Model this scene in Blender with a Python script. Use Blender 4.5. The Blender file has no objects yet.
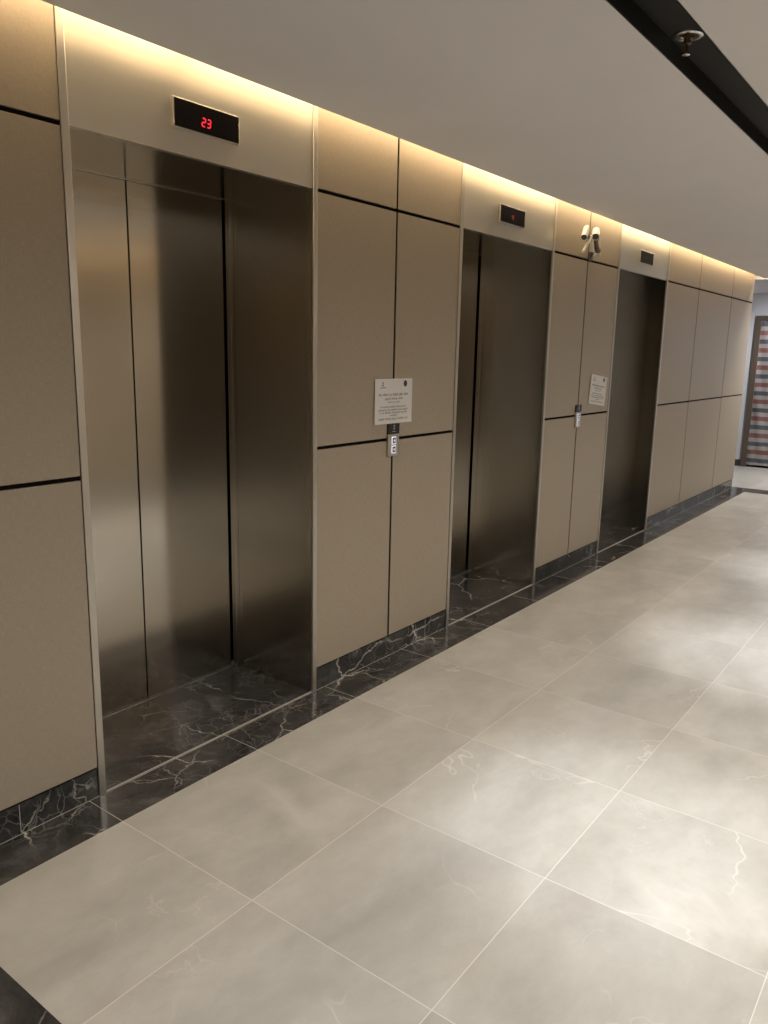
import bpy, bmesh, math, random
from mathutils import Matrix, Vector
S = bpy.context.scene
COL = S.collection
R = random.Random(4)

# ------------------------------------------------------------------ camera
cam = bpy.data.cameras.new('camera')
co = bpy.data.objects.new('camera', cam); COL.objects.link(co)
fw = Vector((0.78450483, 0.58681253, -0.20050741)); rt = Vector((0.60213393, -0.7981438, 0.02003017)); up = Vector((0.14827979, 0.13644608, 0.9794874))
m = Matrix.Identity(4)
for i in range(3):
    m[i][0] = rt[i]; m[i][1] = up[i]; m[i][2] = -fw[i]
m[0][3], m[1][3], m[2][3] = 0.0, -2.2169, 1.50627
co.matrix_world = m
cam.sensor_width = 36; cam.sensor_fit = 'AUTO'; cam.lens = 784.757 / 1024 * 36
cam.clip_start = 0.05
S.camera = co

# ------------------------------------------------------------------ light
S.view_settings.view_transform = 'Standard'; S.view_settings.look = 'None'
S.view_settings.gamma = 1; S.view_settings.use_curve_mapping = False
S.view_settings.exposure = 0.4
wd = bpy.data.worlds.new('world'); S.world = wd; wd.use_nodes = True
wd.node_tree.nodes['Background'].inputs[0].default_value = (0.75, 0.8, 0.9, 1)
wd.node_tree.nodes['Background'].inputs[1].default_value = 0.02
WARM = (1.0, 0.75, 0.45); COOL = (0.92, 0.96, 1.0); NEUT = (1.0, 0.97, 0.93)
def area(name, loc, rot, sx, sy, power, color):
    l = bpy.data.lights.new(name, 'AREA'); l.shape = 'RECTANGLE'; l.size = sx; l.size_y = sy; l.energy = power; l.color = color
    o = bpy.data.objects.new(name, l); COL.objects.link(o); o.location = loc; o.rotation_euler = rot
    return o
def spot(name, loc, target, power, color, angle, blend, radius=0.04):
    l = bpy.data.lights.new(name, 'SPOT'); l.energy = power; l.color = color; l.spot_size = math.radians(angle); l.spot_blend = blend; l.shadow_soft_size = radius
    o = bpy.data.objects.new(name, l); COL.objects.link(o); o.location = loc
    o.rotation_euler = (Vector(target) - Vector(loc)).to_track_quat('-Z', 'Y').to_euler()
    return o
# warm cove strips hidden above the ceiling edge along both long walls
for k in range(12):
    x = -1.6 + k
    area('cove_strip', (x, -0.062, 2.50), (math.radians(12), 0, 0), 0.98, 0.015, 2.5, WARM)
for k in range(12):
    x = -1.6 + k
    area('cove_strip_opposite', (x, -3.31, 2.50), (math.radians(-12), 0, 0), 0.98, 0.015, 4.2, WARM)
# recessed downlights of the hall, one row out of frame at the right
for x in (2.25, 4.25, 6.25, 8.25):
    spot('downlight', (x, -1.66, 2.38), (x + .02, -1.47, 0), 145, COOL, 37, 1.0)
for x, pw in ((0.85, 225), (3.2, 165), (5.4, 135), (7.5, 95), (9.4, 45)):  # added wide fill spots, no known fixtures, to raise the ambient light
    spot('wide_fill_spot', (x, -2.60, 2.375), (x, -2.50, 0), pw, NEUT, 165, 1.0, .06)
spot('corridor_downlight', (10.9, -0.8, 2.385), (11.3, -0.6, 0), 240, (0.96, 0.97, 1.0), 172, 0.6, .06)
area('corridor_slot_light', (9.90, -1.7, 2.47), (0, 0, 0), 0.03, 3.0, 14, (1, .93, .82))

# ------------------------------------------------------------------ materials
def mat(name, base=(.5, .5, .5), rough=.5, metal=0.0, emit=None, estr=0.0, spec=0.5):
    mt = bpy.data.materials.new(name); mt.use_nodes = True
    b = mt.node_tree.nodes['Principled BSDF']
    b.inputs['Base Color'].default_value = (*base, 1); b.inputs['Roughness'].default_value = rough
    b.inputs['Metallic'].default_value = metal; b.inputs['Specular IOR Level'].default_value = spec
    if emit:
        b.inputs['Emission Color'].default_value = (*emit, 1); b.inputs['Emission Strength'].default_value = estr
    return mt
class N:
    def __init__(s, mt):
        s.t = mt.node_tree; s.b = s.t.nodes['Principled BSDF']
    def n(s, typ, **kw):
        nd = s.t.nodes.new(typ)
        for k, v in kw.items(): setattr(nd, k, v)
        return nd
    def l(s, a, b): s.t.links.new(a, b)
    def pos(s):
        return s.n('ShaderNodeNewGeometry').outputs['Position']
    def math(s, op, a, b=None, c=None):
        nd = s.n('ShaderNodeMath', operation=op)
        for i, v in enumerate((a, b, c)):
            if v is None: continue
            if hasattr(v, 'links'): s.l(v, nd.inputs[i])
            else: nd.inputs[i].default_value = v
        return nd.outputs[0]
    def mapping(s, vec, scale=(1, 1, 1), loc=(0, 0, 0), rot=(0, 0, 0)):
        nd = s.n('ShaderNodeMapping'); s.l(vec, nd.inputs[0])
        nd.inputs['Scale'].default_value = scale; nd.inputs['Location'].default_value = loc; nd.inputs['Rotation'].default_value = rot
        return nd.outputs[0]
    def noise(s, vec, scale, detail=3, rough=.5, dist=0.0):
        nd = s.n('ShaderNodeTexNoise'); s.l(vec, nd.inputs['Vector'])
        nd.inputs['Scale'].default_value = scale; nd.inputs['Detail'].default_value = detail
        nd.inputs['Roughness'].default_value = rough; nd.inputs['Distortion'].default_value = dist
        return nd
    def ramp(s, fac, *stops):
        nd = s.n('ShaderNodeValToRGB'); s.l(fac, nd.inputs[0]); e = nd.color_ramp.elements
        while len(e) < len(stops): e.new(.5)
        for i, (p, c) in enumerate(stops):
            e[i].position = p; e[i].color = (*c, 1) if len(c) == 3 else c
        return nd.outputs[0]
    def mix(s, fac, a, b, mode='MIX'):
        nd = s.n('ShaderNodeMix', data_type='RGBA', blend_type=mode)
        for v, i in ((fac, 0), (a, 6), (b, 7)):
            if hasattr(v, 'links'): s.l(v, nd.inputs[i])
            elif i == 0: nd.inputs[0].default_value = v
            else: nd.inputs[i].default_value = (*v, 1)
        return nd.outputs[2]
    def bump(s, h, strength, dist=.001):
        nd = s.n('ShaderNodeBump'); nd.inputs['Strength'].default_value = strength; nd.inputs['Distance'].default_value = dist
        s.l(h, nd.inputs['Height']); s.l(nd.outputs[0], s.b.inputs['Normal'])

def steel(name, base, rough, aniso, streak=.06):
    mt = mat(name, base, rough, 1.0); k = N(mt)
    k.b.inputs['Anisotropic'].default_value = aniso
    tg = k.n('ShaderNodeTangent', direction_type='UV_MAP'); tg.uv_map = 'uv'
    k.l(tg.outputs[0], k.b.inputs['Tangent'])
    uv = k.n('ShaderNodeUVMap'); uv.uv_map = 'uv'                 # u runs across the grain
    nz = k.noise(k.mapping(uv.outputs[0], (900, 6, 1)), 1, 2)
    nz2 = k.noise(k.mapping(uv.outputs[0], (3, 1.2, 1)), 1, 3)
    v = k.math('MULTIPLY_ADD', nz.outputs[0], streak * 2, rough - streak)
    v = k.math('MULTIPLY_ADD', nz2.outputs[0], .06, v)
    v = k.math('SUBTRACT', v, .03)
    k.l(v, k.b.inputs['Roughness'])
    return mt
STEEL = steel('brushed_steel', (.56, .53, .475), .15, .6, .010)
STEEL_FASCIA = steel('brushed_steel_header', (.57, .535, .46), .33, .55, .02)
TRIM = steel('polished_trim_steel', (.50, .47, .42), .36, .3, .0)
DARK = mat('black_gap', (.005, .004, .003), .9, spec=.05)
BLACK_GLASS = mat('black_glass', (.008, .006, .006), .16, spec=.2)
BLACK_GLASS.node_tree.nodes['Principled BSDF'].inputs['IOR'].default_value = 1.3
BLACK_PLATE = mat('black_plate', (.015, .015, .016), .25)

def marble():
    mt = mat('black_marble', (.02, .02, .02), .13, spec=.4); k = N(mt); p = k.pos()
    wob = k.noise(p, 3.2, 5, .6)
    sub = k.n('ShaderNodeVectorMath', operation='MULTIPLY_ADD'); k.l(wob.outputs['Color'], sub.inputs[0])
    sub.inputs[1].default_value = (.24, .24, .24); k.l(p, sub.inputs[2])
    def veins(scale, width, lo, hi, off):
        v = k.n('ShaderNodeTexVoronoi', feature='DISTANCE_TO_EDGE'); v.inputs['Scale'].default_value = scale
        k.l(k.mapping(sub.outputs[0], (1, 1, 1), (off, off * 2, off)), v.inputs['Vector'])
        ed = k.ramp(v.outputs['Distance'], (0, (1, 1, 1)), (width, (0, 0, 0)))
        mk = k.noise(k.mapping(p, (1, 1, 1), (off * 3, off, 0)), 3.3, 2)
        return k.math('MULTIPLY', ed, k.ramp(mk.outputs[0], (lo, (0, 0, 0)), (hi, (1, 1, 1))))
    a = veins(1.8, .009, .46, .60, 3.1); b = veins(6.0, .018, .52, .70, 7.7); c = veins(17, .05, .5, .74, 1.3)
    s = k.math('MAXIMUM', k.math('MAXIMUM', a, k.math('MULTIPLY', b, .7)), k.math('MULTIPLY', c, .4))
    cl = k.noise(p, 6, 6, .7, .6)
    base = k.ramp(cl.outputs[0], (.32, (.016, .0155, .0155)), (.56, (.046, .044, .042)), (.74, (.105, .102, .097)))
    k.l(k.mix(s, base, (.50, .47, .42)), k.b.inputs['Base Color'])
    return mt
MARBLE = marble()
X1 = 1.334; Y1 = -.188; T = .6
def tile():
    mt = mat('beige_porcelain_tile', (.5, .45, .38), .3); k = N(mt); p = k.pos()
    sp = k.n('ShaderNodeSeparateXYZ'); k.l(p, sp.inputs[0])
    u = k.math('DIVIDE', k.math('SUBTRACT', sp.outputs[0], X1), T); v = k.math('DIVIDE', k.math('SUBTRACT', sp.outputs[1], Y1), T)
    def edge(c):
        fr = k.math('FRACT', c); return k.math('MULTIPLY', k.math('MINIMUM', fr, k.math('SUBTRACT', 1.0, fr)), T)
    d = k.math('MINIMUM', edge(u), edge(v))
    g = k.math('LESS_THAN', d, .0013)
    cb = k.n('ShaderNodeCombineXYZ'); k.l(k.math('FLOOR', u), cb.inputs[0]); k.l(k.math('FLOOR', v), cb.inputs[1])
    wn = k.n('ShaderNodeTexWhiteNoise'); k.l(cb.outputs[0], wn.inputs[0])
    # every tile shifts the pattern so veins break at the joints
    off = k.n('ShaderNodeVectorMath', operation='MULTIPLY_ADD'); k.l(wn.outputs['Color'], off.inputs[0]); off.inputs[1].default_value = (9, 9, 9); k.l(p, off.inputs[2])
    cl = k.noise(k.mapping(off.outputs[0], (1.0, 1.7, 1), (0, 0, 0), (0, 0, .5)), 2.4, 8, .66, .15)
    c0 = k.ramp(cl.outputs[0], (.34, (.350, .331, .298)), (.5, (.405, .386, .350)), (.68, (.475, .456, .418)))
    def ridge(sc, wd, det, amp, lo, hi, shift):
        q = k.mapping(off.outputs[0], (1, 1, 1), (shift, 0, 0))
        r = k.noise(q, sc, det, .55, .5)
        d_ = k.math('ABSOLUTE', k.math('SUBTRACT', r.outputs[0], .5))
        ln = k.math('MAXIMUM', 0.0, k.math('SUBTRACT', 1.0, k.math('DIVIDE', d_, wd)))
        mk = k.noise(q, 1.9, 2)
        gate = k.math('MINIMUM', 1.0, k.math('MAXIMUM', 0.0, k.math('DIVIDE', k.math('SUBTRACT', mk.outputs[0], lo), hi - lo)))
        return k.math('MULTIPLY', k.math('MULTIPLY', ln, gate), amp)
    vm = k.math('MAXIMUM', ridge(.75, .0028, 5, .6, .50, .62, 3.0), k.math('MAXIMUM', ridge(1.3, .003, 6, .4, .5, .66, 11.0), ridge(.9, .06, 6, .35, .48, .7, 23.0)))
    c1 = k.mix(vm, c0, (.68, .65, .60))
    fine = k.noise(p, 60, 3)
    c1 = k.mix(k.math('MULTIPLY', fine.outputs[0], .12), c1, (.40, .36, .30))
    tv = k.math('MULTIPLY_ADD', wn.outputs['Value'], .08, .96)
    vm2 = k.n('ShaderNodeVectorMath', operation='SCALE'); k.l(c1, vm2.inputs[0]); k.l(tv, vm2.inputs['Scale'])
    k.l(k.mix(g, vm2.outputs[0], (.60, .575, .52)), k.b.inputs['Base Color'])
    k.b.inputs['Roughness'].default_value = .30
    return mt
TILE = tile()
def panel_mat():
    mt = mat('woven_beige_laminate', (.3, .25, .19), .42, spec=.4); k = N(mt); p = k.pos()
    a = k.noise(k.mapping(p, (40, 40, 700)), 1, 2); b = k.noise(k.mapping(p, (700, 700, 40)), 1, 2)
    s = k.math('ADD', a.outputs[0], b.outputs[0])
    big = k.noise(p, 1.5, 3)
    c = k.ramp(k.math('MULTIPLY', s, .5), (.35, (.250, .205, .150)), (.65, (.335, .278, .208)))
    k.l(k.mix(k.math('MULTIPLY', big.outputs[0], .2), c, (.312, .259, .195)), k.b.inputs['Base Color'])
    k.bump(s, .12, .0008)
    return mt
PANEL = panel_mat()
def plaster(name, base, sc=.02):
    mt = mat(name, base, .85, spec=.2); k = N(mt); p = k.pos(); a = k.noise(p, 2.0, 4)
    k.l(k.ramp(a.outputs[0], (.3, tuple(c * (1 - sc) for c in base)), (.7, tuple(c * (1 + sc) for c in base))), k.b.inputs['Base Color'])
    k.bump(k.noise(p, 180, 2).outputs[0], .05, .001)
    return mt
CEIL = plaster('ceiling_paint', (.76, .745, .74)); GREY = plaster('grey_wall_paint', (.46, .46, .48)); COVE = plaster('cove_white', (.7, .68, .64))
CHANNEL = mat('black_channel', (.013, .013, .011), .6, spec=.25)
CHROME = mat('chrome', (.7, .69, .66), .18, 1.0)
BRASS = mat('bronze', (.16, .10, .06), .4, .8)
WHITE = mat('white_plastic', (.72, .69, .62), .4); SHADEGREY = mat('dark_grey_plastic', (.06, .055, .05), .45)
GROUT = mat('pale_grout', (.36, .34, .30), .7)
PAPER = plaster('paper', (.88, .86, .83), .015); INK = mat('printed_ink', (.30, .28, .26), .8); INK_DARK = mat('printed_dark_ink', (.05, .045, .05), .8)
RED = mat('red_led', (.2, 0, 0), .5, emit=(1, .02, .045), estr=1.0)
RED_DIM = mat('dim_red_led', (.1, 0, 0), .5, emit=(1, .05, .04), estr=.25)
RED_OFF = mat('unlit_led', (.06, .02, .02), .5, emit=(1, .2, .1), estr=.02)
BTN = mat('lit_button_ring', (.6, .6, .65), .4, emit=(.86, .88, 1), estr=.42)
BTN_FACE = mat('button_face', (.10, .10, .11), .35)
BROWN = mat('dark_brown_frame', (.075, .055, .04), .5)
def tarp():
    mt = mat('striped_woven_sheet', (.6, .6, .6), .55); k = N(mt); p = k.pos()
    sp = k.n('ShaderNodeSeparateXYZ'); k.l(p, sp.inputs[0])
    wz = k.noise(p, 3, 2); z = k.math('ADD', sp.outputs[2], k.math('MULTIPLY', wz.outputs[0], .02))
    f = k.math('FRACT', k.math('DIVIDE', k.math('SUBTRACT', z, .194), .235))
    rp = k.n('ShaderNodeValToRGB'); k.l(f, rp.inputs[0]); rp.color_ramp.interpolation = 'CONSTANT'
    e = rp.color_ramp.elements; W = (.55, .50, .47, 1)
    for i, (a, c) in enumerate(((0, (.32, .125, .105, 1)), (.26, W), (.5, (.10, .12, .145, 1)), (.75, W))):
        if i < 2: e[i].position = a
        else: e.new(a)
        e[i].color = c
    k.l(k.mix(k.math('MULTIPLY', k.noise(p, 40, 3).outputs[0], .3), rp.outputs[0], (.35, .32, .31)), k.b.inputs['Base Color'])
    return mt
TARP = tarp()

# ------------------------------------------------------------------ mesh helpers
def box(bm, x0, x1, y0, y1, z0, z1, bevel=0.0):
    t = bmesh.new()
    v = [t.verts.new((x, y, z)) for z in (z0, z1) for y in (y0, y1) for x in (x0, x1)]
    for f in ((0, 2, 3, 1), (4, 5, 7, 6), (0, 1, 5, 4), (2, 6, 7, 3), (1, 3, 7, 5), (0, 4, 6, 2)):
        t.faces.new([v[i] for i in f])
    if bevel: bmesh.ops.bevel(t, geom=t.edges[:], offset=bevel, segments=2, profile=.5, affect='EDGES')
    merge(bm, t)
def merge(bm, t):
    me = bpy.data.meshes.new('tmp'); t.to_mesh(me); t.free(); bm.from_mesh(me); bpy.data.meshes.remove(me)
def lathe(bm, prof, M=Matrix.Identity(4), seg=28):
    """profile of (radius, height) turned about Z, then placed by M; ends on the axis are closed"""
    t = bmesh.new(); rings = []
    for r, h in prof:
        if r < 1e-6: rings.append([t.verts.new((0, 0, h))])
        else: rings.append([t.verts.new((r * math.cos(2 * math.pi * i / seg), r * math.sin(2 * math.pi * i / seg), h)) for i in range(seg)])
    for a, b in zip(rings, rings[1:]):
        for i in range(seg):
            j = (i + 1) % seg
            q = [a[i % len(a)], a[j % len(a)], b[j % len(b)], b[i % len(b)]]
            q = list(dict.fromkeys(q))
            if len(q) > 2: t.faces.new(q)
    bmesh.ops.transform(t, matrix=M, verts=t.verts); bmesh.ops.recalc_face_normals(t, faces=t.faces)
    merge(bm, t)
def aim(p, q):
    p = Vector(p); q = Vector(q)
    return Matrix.Translation(p) @ (q - p).to_track_quat('Z', 'Y').to_matrix().to_4x4()
def rod(bm, p, q, r, seg=14, taper=1.0):
    L = (Vector(q) - Vector(p)).length; b = min(r, L / 2) * .25
    lathe(bm, [(0, 0), (r - b, 0), (r, b), (r * taper, L - b), (r * taper - b, L), (0, L)], aim(p, q), seg)
def obj(name, bm, mt, parent=None, smooth=False, origin=None):
    """links the mesh; coordinates are world ones, shifted to the parent's (or the given) origin"""
    o_ = Vector(origin) if origin is not None else Vector((0, 0, 0))
    if parent is not None:
        o_ = wpos(parent)
    bmesh.ops.translate(bm, vec=-o_, verts=bm.verts)
    uvl = bm.loops.layers.uv.new('uv'); bm.normal_update()
    for f in bm.faces:
        n = f.normal; ax = max(range(3), key=lambda i: abs(n[i]))
        for l in f.loops:
            c = l.vert.co
            l[uvl].uv = (c.z, c.y) if ax == 0 else ((c.z, c.x) if ax == 1 else (c.y, c.x))
        f.smooth = smooth
    me = bpy.data.meshes.new(name); bm.to_mesh(me); bm.free(); me.materials.append(mt)
    o = bpy.data.objects.new(name, me); COL.objects.link(o)
    if parent is not None: o.parent = parent
    else: o.location = o_
    if smooth:
        try: me.set_sharp_from_angle(angle=math.radians(35))
        except Exception: pass
    return o
def wpos(o):
    v = Vector(o.location); p = o.parent
    while p: v += Vector(p.location); p = p.parent
    return v
def bx(name, mt, parent, *boxes, bevel=0.0, origin=None):
    bm = bmesh.new()
    for b in boxes: box(bm, *b, bevel=bevel)
    return obj(name, bm, mt, parent, origin=origin)
def thing(name, label, cat, loc, group=None):
    o = bpy.data.objects.new(name, None); COL.objects.link(o); o.location = loc; o.empty_display_size = .1
    tag(o, label, cat, group); return o
def tag(o, label, cat, group=None):
    o['label'] = label; o['category'] = cat
    if group: o['group'] = group
    return o
def struct(name, mt, *boxes, bevel=0.0, label=None):
    o = bx(name, mt, None, *boxes, bevel=bevel); o['kind'] = 'structure'
    if label: o['label'] = label
    return o

# ------------------------------------------------------------------ levels and verticals
J, M_, K, H = 2.130, 1.097, .103, 2.393
V = [1.374, 2.478, 3.019, 3.559, 4.662, 5.181, 5.728, 6.859, 7.777, 8.960, 9.873]
W = 3.376                                                       # hall width
XL, XR = -2.0, 9.873
TOP = 2.60
LIFTS = [(V[0], V[1]), (V[3], V[4]), (V[6], V[7])]
GAPV, GAPH = .0072, .0072

# ------------------------------------------------------------------ setting: floor
floor = struct('floor', TILE, (.783, 9.64, -W + .188, -.188, -.06, 0), (XL, .563, -W + .188, -.188, -.06, 0), (9.95, 12.0, -W, 3.0, -.06, 0),
               label='beige stone-look porcelain tile floor with pale joints')
trim = struct('trim_1', MARBLE, (XL, 9.95, -.188, .012, -.06, 0), (.563, .783, -W + .188, -.188, -.06, 0), (9.64, 9.95, -W + .188, -.188, -.06, 0), (XL, 9.95, -W, -W + .188, -.06, 0),
              label='black marble border band around the beige floor')
js = [(X1 + T * k - .0012, X1 + T * k + .0012, -.188, -.001, -.02, .0004) for k in range(-3, 14)]
bx('joint', GROUT, trim, *js, (XL, 9.95, -.0035, -.0010, -.02, .0004))
# ------------------------------------------------------------------ setting: ceiling
SL0, SL1, SZ = -1.463, -1.322, 2.445
ceil = struct('ceiling', CEIL, (XL, 9.85, SL1, -.10, H, H + .035), (XL, 9.85, -W + .10, SL0, H, H + .035),
              label='flat off-white ceiling with a hidden warm light cove at the wall')
bx('upper_ceiling', COVE, ceil, (XL, 12.0, -W - 2.2, 0.6, TOP, TOP + .05))
bx('cove_upstand', COVE, ceil, (XL, 9.85, -.13, -.115, H + .035, TOP), (XL, 9.85, -W + .115, -W + .13, H + .035, TOP))
struct('trim_2', CHANNEL, (XL, 9.85, SL0, SL1, SZ, SZ + .02), (XL, 9.85, SL1 - .002, SL1 + .004, H, SZ), (XL, 9.85, SL0 - .004, SL0 + .002, H, SZ),
       label='recessed black channel running along the ceiling')
struct('ceiling_2', plaster('corridor_ceiling_paint', (.62, .62, .64)), (9.97, 12.0, -W, 3.0, H, H + .04), label='pale ceiling of the cross corridor at the far end')
# ------------------------------------------------------------------ setting: lift wall
spans = [(-2.0, -.25), (-.25, .29), (.29, .83), (.83, V[0]), (V[1], V[2]), (V[2], V[3]), (V[4], V[5]), (V[5], V[6]), (V[7], V[8]), (V[8], V[9]), (V[9], V[10])]
backs = [(-2.0, V[0]), (V[1], V[3]), (V[4], V[6]), (V[7], V[10])]
wall = struct('wall_left', DARK, *[(a + .001, b - .001, .017, .6, 0.0, TOP) for a, b in backs], *[(a, b, .03, .6, J + .02, TOP) for a, b in LIFTS], *[(x - .0068, x + .0068, .003, .017, K + .01, 2.5) for x in V[2:10] if all(x not in q for q in LIFTS)], *[(a + .001, b - .001, .003, .017, z - .005, z + .005) for a, b in backs for z in (M_, J)], label='lift lobby wall clad in woven beige panels with black shadow gaps')
for a, b in spans:
    ends = [s for s in backs if abs(s[0] - a) < 1e-6]
    a2 = a + (.001 if ends else GAPV); b2 = b - (.001 if any(abs(s[1] - b) < 1e-6 for s in backs) else GAPV)
    for z0, z1 in ((K + .004, M_ - GAPH), (M_ + GAPH, J - GAPH), (J + GAPH, 2.5)):
        bx('wall_panel', PANEL, wall, (a2, b2, 0, .0175, z0, z1), bevel=.0012)
base = struct('baseboard_left', MARBLE, *[(a + .001, b - .001, .005, .0175, 0, K - .005) for a, b in backs], label='black marble skirting under the beige panels')
bx('joint', GROUT, base, *[(x - .001, x + .001, .0042, .01, 0.002, K - .006) for x in (3.36, 5.62, 7.9, 8.5, 9.1, 9.7, 1.10)])
# ------------------------------------------------------------------ setting: the rest of the hall
PASSAGE = mat('dark_passage_paint', (.29, .25, .20), .5)
opp = struct('wall_right', PASSAGE, (1.2, 5.1, -W - .2, -W - .018, 0, TOP), (5.7, 9.85, -W - .2, -W - .018, 0, TOP), (5.1, 5.7, -W - .2, -W - .018, J, TOP), (5.08, 5.1, -W - 1.6, -W - .2, 0, TOP), (5.7, 5.72, -W - 1.6, -W - .2, 0, TOP), (5.08, 5.72, -W - 1.6, -W - 1.5, 0, TOP),
             (1.18, 1.2, -W - 2.2, -W, 0, TOP), (XL, 1.2, -W - 2.2, -W - 2.1, 0, TOP), label='opposite lobby wall of beige panels with a dark passage')
for a, b in ((1.2, 1.86), (1.86, 2.4), (2.4, 2.94), (2.94, 3.48), (3.48, 4.02), (4.02, 4.56), (4.56, 5.1), (5.1, 5.7), (5.7, 6.6), (6.6, 7.14), (7.14, 8.0), (8.0, 8.9), (8.9, 9.85)):
    for z0, z1 in ((K, M_ - GAPH), (M_ + GAPH, J - GAPH), (J + GAPH, 2.5)):
        if a == 5.1 and z0 < J: continue
        bx('wall_panel', PANEL, opp, (a + GAPV, b - GAPV, -W - .018, -W, z0, z1))
struct('floor_2', mat('dark_passage_floor', (.05, .048, .045), .3), (XL, 1.18, -W - 2.1, -W, -.06, 0), (5.1, 5.7, -W - 1.5, -W, -.06, 0))
struct('baseboard_right', MARBLE, (1.2, 5.1, -W - .015, -W - .004, 0, K), (5.7, 9.85, -W - .015, -W - .004, 0, K))
struct('wall_back', mat('dark_timber_wall', (.20, .17, .14), .5), (XL - .1, XL, -W - 2.2, .6, 0, TOP))
far = struct('wall_front', GREY, (12.0, 12.12, .40, 3.0, 0, TOP), (12.0, 12.12, -W - .2, -.66, 0, TOP), (12.0, 12.12, -.66, .40, 2.09, TOP), label='grey painted wall at the end of the corridor')
struct('wall_corridor', GREY, (9.873, 12.12, 3.0, 3.1, 0, TOP), (9.85, 12.12, -W - .3, -W - .2, 0, TOP))
struct('wall_return', GREY, (9.83, 9.872, .6, 3.0, 0, TOP))
struct('baseboard_front', mat('dark_skirting', (.03, .028, .026), .4), (11.985, 12.0, .40, 3.0, 0, .092), (11.985, 12.0, -W - .2, -.66, 0, .092), label='dark skirting of the grey end wall')
door = struct('door_1', DARK, (12.05, 12.10, -.66, .40, 0, 2.09), label='doorway in the end wall closed off with striped sheeting')
bx('door_frame', BROWN, door, (11.975, 12.05, .33, .40, 0, 2.09), (11.975, 12.05, -.66, -.59, 0, 2.09), (11.975, 12.05, -.59, .33, 2.02, 2.09), bevel=.003)

# ------------------------------------------------------------------ the three lifts
def lift(a, b, label):
    cx = (a + b) / 2
    t = thing('elevator', label, 'elevator', (cx, 0, 0), 'lifts along the lobby wall')
    tw = .026; fa, fb = a + tw, b - tw
    for x0, x1 in ((a + .0005, fa), (fb, b - .0005)):
        bx('edge_trim', TRIM, t, (x0, x1, -.004, .008, .0, 2.5), bevel=.002)
    bx('header_panel', STEEL_FASCIA, t, (fa, fb, 0, .022, J, 2.5), bevel=.001)
    bx('soffit', STEEL, t, (fa, fb, .022, .53, J, J + .015))
    bx('side_panel', STEEL, t, (fa - .02, fa, .0085, .462, 0.0, J))
    bx('side_panel', STEEL, t, (fb, fb + .02, .0085, .462, 0.0, J))
    bx('door_frame', STEEL, t, (fa - .01, fa + .022, .463, .490, 0, J), (fb - .022, fb + .01, .463, .490, 0, J), (fa + .022, fb - .022, .486, .496, J - .004, J), bevel=.001)
    gx = cx + .018
    for x0, x1 in ((fa + .03, gx - .003), (gx + .003, fb - .026)):
        bx('door_panel', STEEL, t, (x0, x1, .500, .535, .004, J - .003), bevel=.002)
    bx('shaft_dark_backing', DARK, t, (fa - .01, fb + .01, .537, .555, 0, J))  # black sheet standing in for the darkness of the shaft behind the doors
    bx('sill', TRIM, t, (fa, fb, .490, .499, -.01, .0015))
    bx('floor_slab', MARBLE, t, (fa, fb, .012, .49, -.05, 0))
    bx('threshold_strip', GROUT, t, (fa, fb, .002, .009, -.03, .0016))
    return t
lift(*LIFTS[0], 'nearest brushed steel lift with closed two-leaf doors and a red floor number above')
lift(*LIFTS[1], 'middle steel lift between the two paper notices, mostly its side lining showing')
lift(*LIFTS[2], 'farthest steel lift, just left of the last three columns of beige panels')

# ------------------------------------------------------------------ floor indicators
SEG = {'2': 'abged', '3': 'abgcd', '4': 'fgbc', '1': 'bc', '0': 'abcdef'}
def digit(bm, ch, x, z, w, h, th, y, slant=.12):
    hh = h / 2
    segs = {'a': (0, h, w, h), 'g': (0, hh, w, hh), 'd': (0, 0, w, 0), 'f': (0, hh, 0, h), 'b': (w, hh, w, h), 'e': (0, 0, 0, hh), 'c': (w, 0, w, hh)}
    for s in SEG[ch]:
        x0, z0, x1, z1 = segs[s]; t = bmesh.new()
        if z0 == z1: pts = [(x0 + th * .3, z0 - th / 2), (x1 - th * .3, z0 - th / 2), (x1 - th * .3, z0 + th / 2), (x0 + th * .3, z0 + th / 2)]
        else: pts = [(x0 - th / 2, z0 + th * .3), (x0 + th / 2, z0 + th * .3), (x0 + th / 2, z1 - th * .3), (x0 - th / 2, z1 - th * .3)]
        f = [t.verts.new((x + px + pz * slant, y, z + pz)) for px, pz in pts]; g = [t.verts.new((x + px + pz * slant, y + .001, z + pz)) for px, pz in pts]
        t.faces.new(f); t.faces.new(g[::-1])
        for i in range(4): t.faces.new((f[i], g[i], g[(i + 1) % 4], f[(i + 1) % 4]))
        bmesh.ops.recalc_face_normals(t, faces=t.faces); merge(bm, t)
def indicator(cx, text, led, label):
    w, z0, z1 = .286, 2.207, 2.300
    t = thing('floor_indicator', label, 'floor display', (cx, 0, z0), 'floor displays above the lifts')
    bx('case', TRIM, t, (cx - w / 2, cx + w / 2, -.012, 0, z0, z1), bevel=.002)
    bx('screen', BLACK_GLASS, t, (cx - w / 2 + .004, cx + w / 2 - .004, -.0145, -.012, z0 + .004, z1 - .004), bevel=.0008)
    bm = bmesh.new(); h = .025; dw = .0135; n = len(text); x = cx - .006 - (n * .022) / 2
    for ch in text:
        digit(bm, ch, x, (z0 + z1) / 2 - .021, dw, h, .0042, -.0156); x += .022
    d = obj('digit_readout', bm, led, t); d['label'] = 'red lit floor number'
indicator(1.912, '23', RED, 'black floor display showing red 23 above the nearest lift')
indicator(4.085, '4', RED_DIM, 'black floor display with a single faint red digit above the middle lift')
indicator(6.277, '1', RED_OFF, 'dark unlit floor display above the farthest lift')

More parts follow.
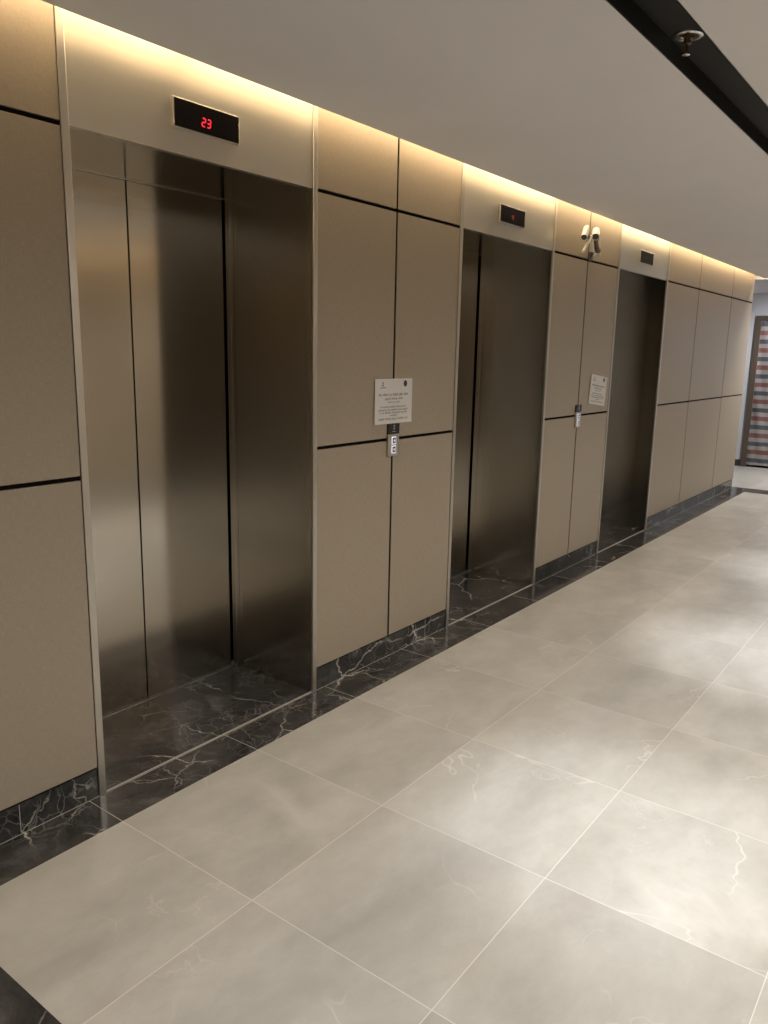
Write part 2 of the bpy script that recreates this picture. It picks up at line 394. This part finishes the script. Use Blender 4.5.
# ------------------------------------------------------------------ call stations
def call_station(cx, label):
    t = thing('call_station', label, 'lift call buttons', (cx, 0, 1.015), 'lift call stations between the lifts')
    w = .044
    bx('face_plate', TRIM, t, (cx - w, cx + w, -.010, 0, 1.016, 1.121), bevel=.0015)
    s = bx('reader_plate', BLACK_PLATE, t, (cx - w, cx + w, -.011, 0, 1.122, 1.171), bevel=.0015); s['label'] = 'black upper plate'
    bm = bmesh.new()                                            # small pale mark: a ring over two dashes
    lathe(bm, [(.004, 0), (.0065, 0), (.0065, .0006), (.004, .0006), (.004, 0)], aim((cx, -.0109, 1.159), (cx, -1, 1.159)), 16)
    box(bm, cx - .006, cx + .006, -.0115, -.0109, 1.143, 1.150); box(bm, cx - .013, cx + .013, -.0115, -.0109, 1.133, 1.1355)
    obj('mark', bm, INK, s)
    for zc, up_ in ((1.091, 1), (1.048, -1)):
        h = .0185
        b = bx('button', BTN, t, (cx - .017, cx + .017, -.0125, -.010, zc - h, zc + h), bevel=.001)
        bx('button_cap', BTN_FACE, b, (cx - .0118, cx + .0118, -.0135, -.0125, zc - .0138, zc + .0138), bevel=.0008)
        bm = bmesh.new(); tt = bmesh.new()
        pts = [(-.006, -.004 * up_), (.006, -.004 * up_), (0, .006 * up_)]
        f = [tt.verts.new((cx + px, -.0143, zc + pz)) for px, pz in pts]; g = [tt.verts.new((cx + px, -.0135, zc + pz)) for px, pz in pts]
        tt.faces.new(f); tt.faces.new(g[::-1])
        for i in range(3): tt.faces.new((f[i], g[i], g[(i + 1) % 3], f[(i + 1) % 3]))
        bmesh.ops.recalc_face_normals(tt, faces=tt.faces); merge(bm, tt)
        obj('arrow', bm, BTN, b)
call_station(3.016, 'lift call buttons directly under the paper notice right of the nearest lift')
call_station(5.178, 'lift call buttons between the middle and farthest lifts, below and left of a tilted notice')

# ------------------------------------------------------------------ paper notices
def notice(cx, cz, tilt, label, seed):
    rr = random.Random(seed); w, h = .297, .210
    t = thing('paper_notice', label, 'notice', (cx, -.002, cz - h / 2), 'paper notices on the lobby wall')
    def P(u, v, y): # u, v from the sheet's centre
        c, s = math.cos(tilt), math.sin(tilt); return (cx + u * c + v * s, y, cz - u * s + v * c)
    def curl(u, v):
        return -.0012 - .009 * max(0, abs(u) / (w / 2) - .72) ** 2 * 3 - .0015 * (math.sin(u * 30 + seed) * .5 + .5) - .004 * max(0, -v / (h / 2) - .75)
    bm = bmesh.new(); nx, ny = 24, 16; g = [[bm.verts.new(P(-w / 2 + w * i / nx, -h / 2 + h * j / ny, curl(-w / 2 + w * i / nx, -h / 2 + h * j / ny) - .003)) for i in range(nx + 1)] for j in range(ny + 1)]
    for j in range(ny):
        for i in range(nx): bm.faces.new((g[j][i], g[j][i + 1], g[j + 1][i + 1], g[j + 1][i]))
    r = bmesh.ops.solidify(bm, geom=bm.faces[:], thickness=-.0006)
    bmesh.ops.recalc_face_normals(bm, faces=bm.faces)
    sheet = obj('sheet', bm, PAPER, t, smooth=False)
    def strip(bm, u0, u1, v0, v1):
        n = max(1, int((u1 - u0) / .01))
        for q in range(n):
            a, b = u0 + (u1 - u0) * q / n, u0 + (u1 - u0) * (q + 1) / n
            vs = [bm.verts.new(P(u, v, curl(u, v) - .0046)) for u, v in ((a, v0), (b, v0), (b, v1), (a, v1))]
            bm.faces.new(vs)
    def words(bm, v, width, hgt, letter):
        u = -width / 2
        while u < width / 2:
            L = min(rr.randint(2, 8) * letter, width / 2 - u)
            k = u
            while k < u + L - letter * .3:                      # letters as small separate marks of differing height
                strip(bm, k, k + letter * .62, v - hgt * (.5 if rr.random() < .8 else .75), v + hgt * (.35 if rr.random() < .6 else .6)); k += letter
            u += L + letter * .9
    bm = bmesh.new()
    words(bm, .031, .235, .0105, .0085); words(bm, .012, .135, .0085, .007); words(bm, -.004, .095, .005, .005)
    words(bm, -.026, .20, .0075, .006); words(bm, -.040, .235, .0075, .006); words(bm, -.053, .215, .0075, .006); words(bm, -.066, .06, .006, .006); words(bm, -.082, .23, .008, .006)
    obj('printed_text', bm, INK, sheet)
    bm = bmesh.new()                                            # dark oval emblem, top right
    rim = [bm.verts.new(P(.091 + .0145 * math.cos(a), .081 + .0155 * math.sin(a), curl(.091, .081) - .0046)) for a in [2 * math.pi * i / 24 for i in range(24)]]
    bm.faces.new(rim); o = obj('round_emblem', bm, INK_DARK, sheet); o['label'] = 'dark round emblem in the top right corner'
    bm = bmesh.new()
    strip(bm, -.092, -.082, .080, .090); strip(bm, -.094, -.080, .070, .078); strip(bm, -.108, -.062, .062, .0655)
    obj('small_logo', bm, INK, sheet)
notice(3.015, 1.277, 0.0, 'white paper notice on the panel seam right of the nearest lift, hung level', 1)
notice(5.505, 1.262, math.radians(6), 'white paper notice taped at a tilt beside the farthest lift', 2)

# ------------------------------------------------------------------ twin-headed fixture
def fixture():
    t = thing('twin_head_fixture', 'cream twin-headed fixture on crossed arms above the panels between the middle and farthest lifts', 'wall fixture', (5.19, 0, 2.15))
    bm = bmesh.new(); box(bm, 5.17, 5.235, -.012, 0, 2.128, 2.185, .003); rod(bm, (5.195, -.006, 2.15), (5.175, -.036, 2.182), .012); rod(bm, (5.160, -.03, 2.175), (5.19, -.035, 2.185), .009)
    obj('mounting_base', bm, SHADEGREY, t)
    for p, q, r in (((4.917, -.09, 2.300), (4.814, -.12, 2.222), .021), ((5.138, -.06, 2.316), (5.064, -.09, 2.258), .025)):
        pv, qv = Vector(p), Vector(q); L = (qv - pv).length
        bm = bmesh.new()
        lathe(bm, [(0, 0), (r * .4, .001), (r * .75, .006), (r * .92, .016), (r * .98, .03), (r, L), (r * .88, L), (r * .85, L - .010), (0, L - .010)], aim(p, q), 28)
        h = obj('head', bm, WHITE, t, smooth=True)
        bm = bmesh.new(); e = pv + (qv - pv) * ((L - .009) / L); rod(bm, e, e + (qv - pv).normalized() * .008, r * .83, 24)
        obj('lens', bm, SHADEGREY, h, smooth=True)
    bm = bmesh.new(); rod(bm, (4.90, -.085, 2.262), (4.99, -.075, 2.252), .013); obj('swivel_joint', bm, SHADEGREY, t, smooth=True)
    bm = bmesh.new(); rod(bm, (5.000, -.086, 2.245), (4.878, -.09, 2.145), .0095); obj('arm', bm, WHITE, t, smooth=True)
    bm = bmesh.new(); rod(bm, (5.178, -.03, 2.176), (5.075, -.06, 2.262), .012); rod(bm, (5.075, -.06, 2.262), (4.99, -.076, 2.250), .010); obj('arm', bm, WHITE, t, smooth=True)
    bm = bmesh.new(); rod(bm, (5.09, -.075, 2.270), (5.185, -.058, 2.192), .015); obj('elbow', bm, BRASS, t, smooth=True)
    bm = bmesh.new(); rod(bm, (5.155, -.06, 2.212), (5.225, -.05, 2.190), .018); obj('swivel_joint', bm, SHADEGREY, t, smooth=True)
    bm = bmesh.new(); rod(bm, (5.232, -.040, 2.280), (5.247, -.045, 2.162), .0100); rod(bm, (5.24, -.042, 2.175), (5.19, -.006, 2.158), .008); obj('arm', bm, WHITE, t, smooth=True)
    bm = bmesh.new(); rod(bm, (5.105, -.072, 2.270), (5.225, -.042, 2.272), .011); obj('swivel_joint', bm, SHADEGREY, t, smooth=True)
fixture()

# ------------------------------------------------------------------ sprinkler in the channel
def sprinkler():
    x, y = 2.587, -1.374
    t = thing('fire_sprinkler', 'pendent fire sprinkler with pale ring set in the black ceiling channel', 'sprinkler', (x, y, SZ))
    bm = bmesh.new(); lathe(bm, [(.017, -.0005), (.020, -.004), (.030, -.0045), (.038, -.006), (.045, -.003), (.046, 0), (.017, 0), (.017, -.0005)], Matrix.Translation((x, y, SZ)), 36)
    obj('escutcheon', bm, CHROME, t, smooth=True)
    bm = bmesh.new(); lathe(bm, [(0, 0), (.010, 0), (.010, -.016), (.013, -.017), (.013, -.023), (.007, -.026), (0, -.026)], Matrix.Translation((x, y, SZ)), 20)
    for s in (-1, 1): rod(bm, (x + s * .010, y, SZ - .022), (x + s * .003, y, SZ - .052), .0024, 8)
    rod(bm, (x, y, SZ - .024), (x, y, SZ - .050), .0028, 8)
    obj('body', bm, BRASS, t, smooth=True)
    bm = bmesh.new(); lathe(bm, [(0, -.050), (.011, -.050), (.012, -.053), (.006, -.055), (0, -.055)], Matrix.Translation((x, y, SZ)), 20)
    obj('deflector', bm, CHROME, t, smooth=True)
sprinkler()

# ------------------------------------------------------------------ striped sheet over the far doorway
bm = bmesh.new(); ny, nz = 60, 90
g = []
for j in range(nz + 1):
    z = .03 + 1.99 * j / nz; row = []
    for i in range(ny + 1):
        y = .335 - .93 * i / ny
        x = 12.0 + .012 * math.sin(y * 17 + z * 2.1) + .008 * math.sin(z * 9 + y * 5) + .006 * math.sin(y * 41 - z * 7) + (.03 * max(0, .25 - z) * math.sin(y * 60 + z * 40))
        row.append(bm.verts.new((x, y, z)))
    g.append(row)
for j in range(nz):
    for i in range(ny): bm.faces.new((g[j][i], g[j][i + 1], g[j + 1][i + 1], g[j + 1][i]))
bmesh.ops.solidify(bm, geom=bm.faces[:], thickness=.002)
bmesh.ops.recalc_face_normals(bm, faces=bm.faces)
sh = obj('striped_sheet', bm, TARP, None, smooth=True, origin=(12.0, -.13, .03))
tag(sh, 'red, white and blue striped woven sheet covering the doorway at the far end', 'sheet')
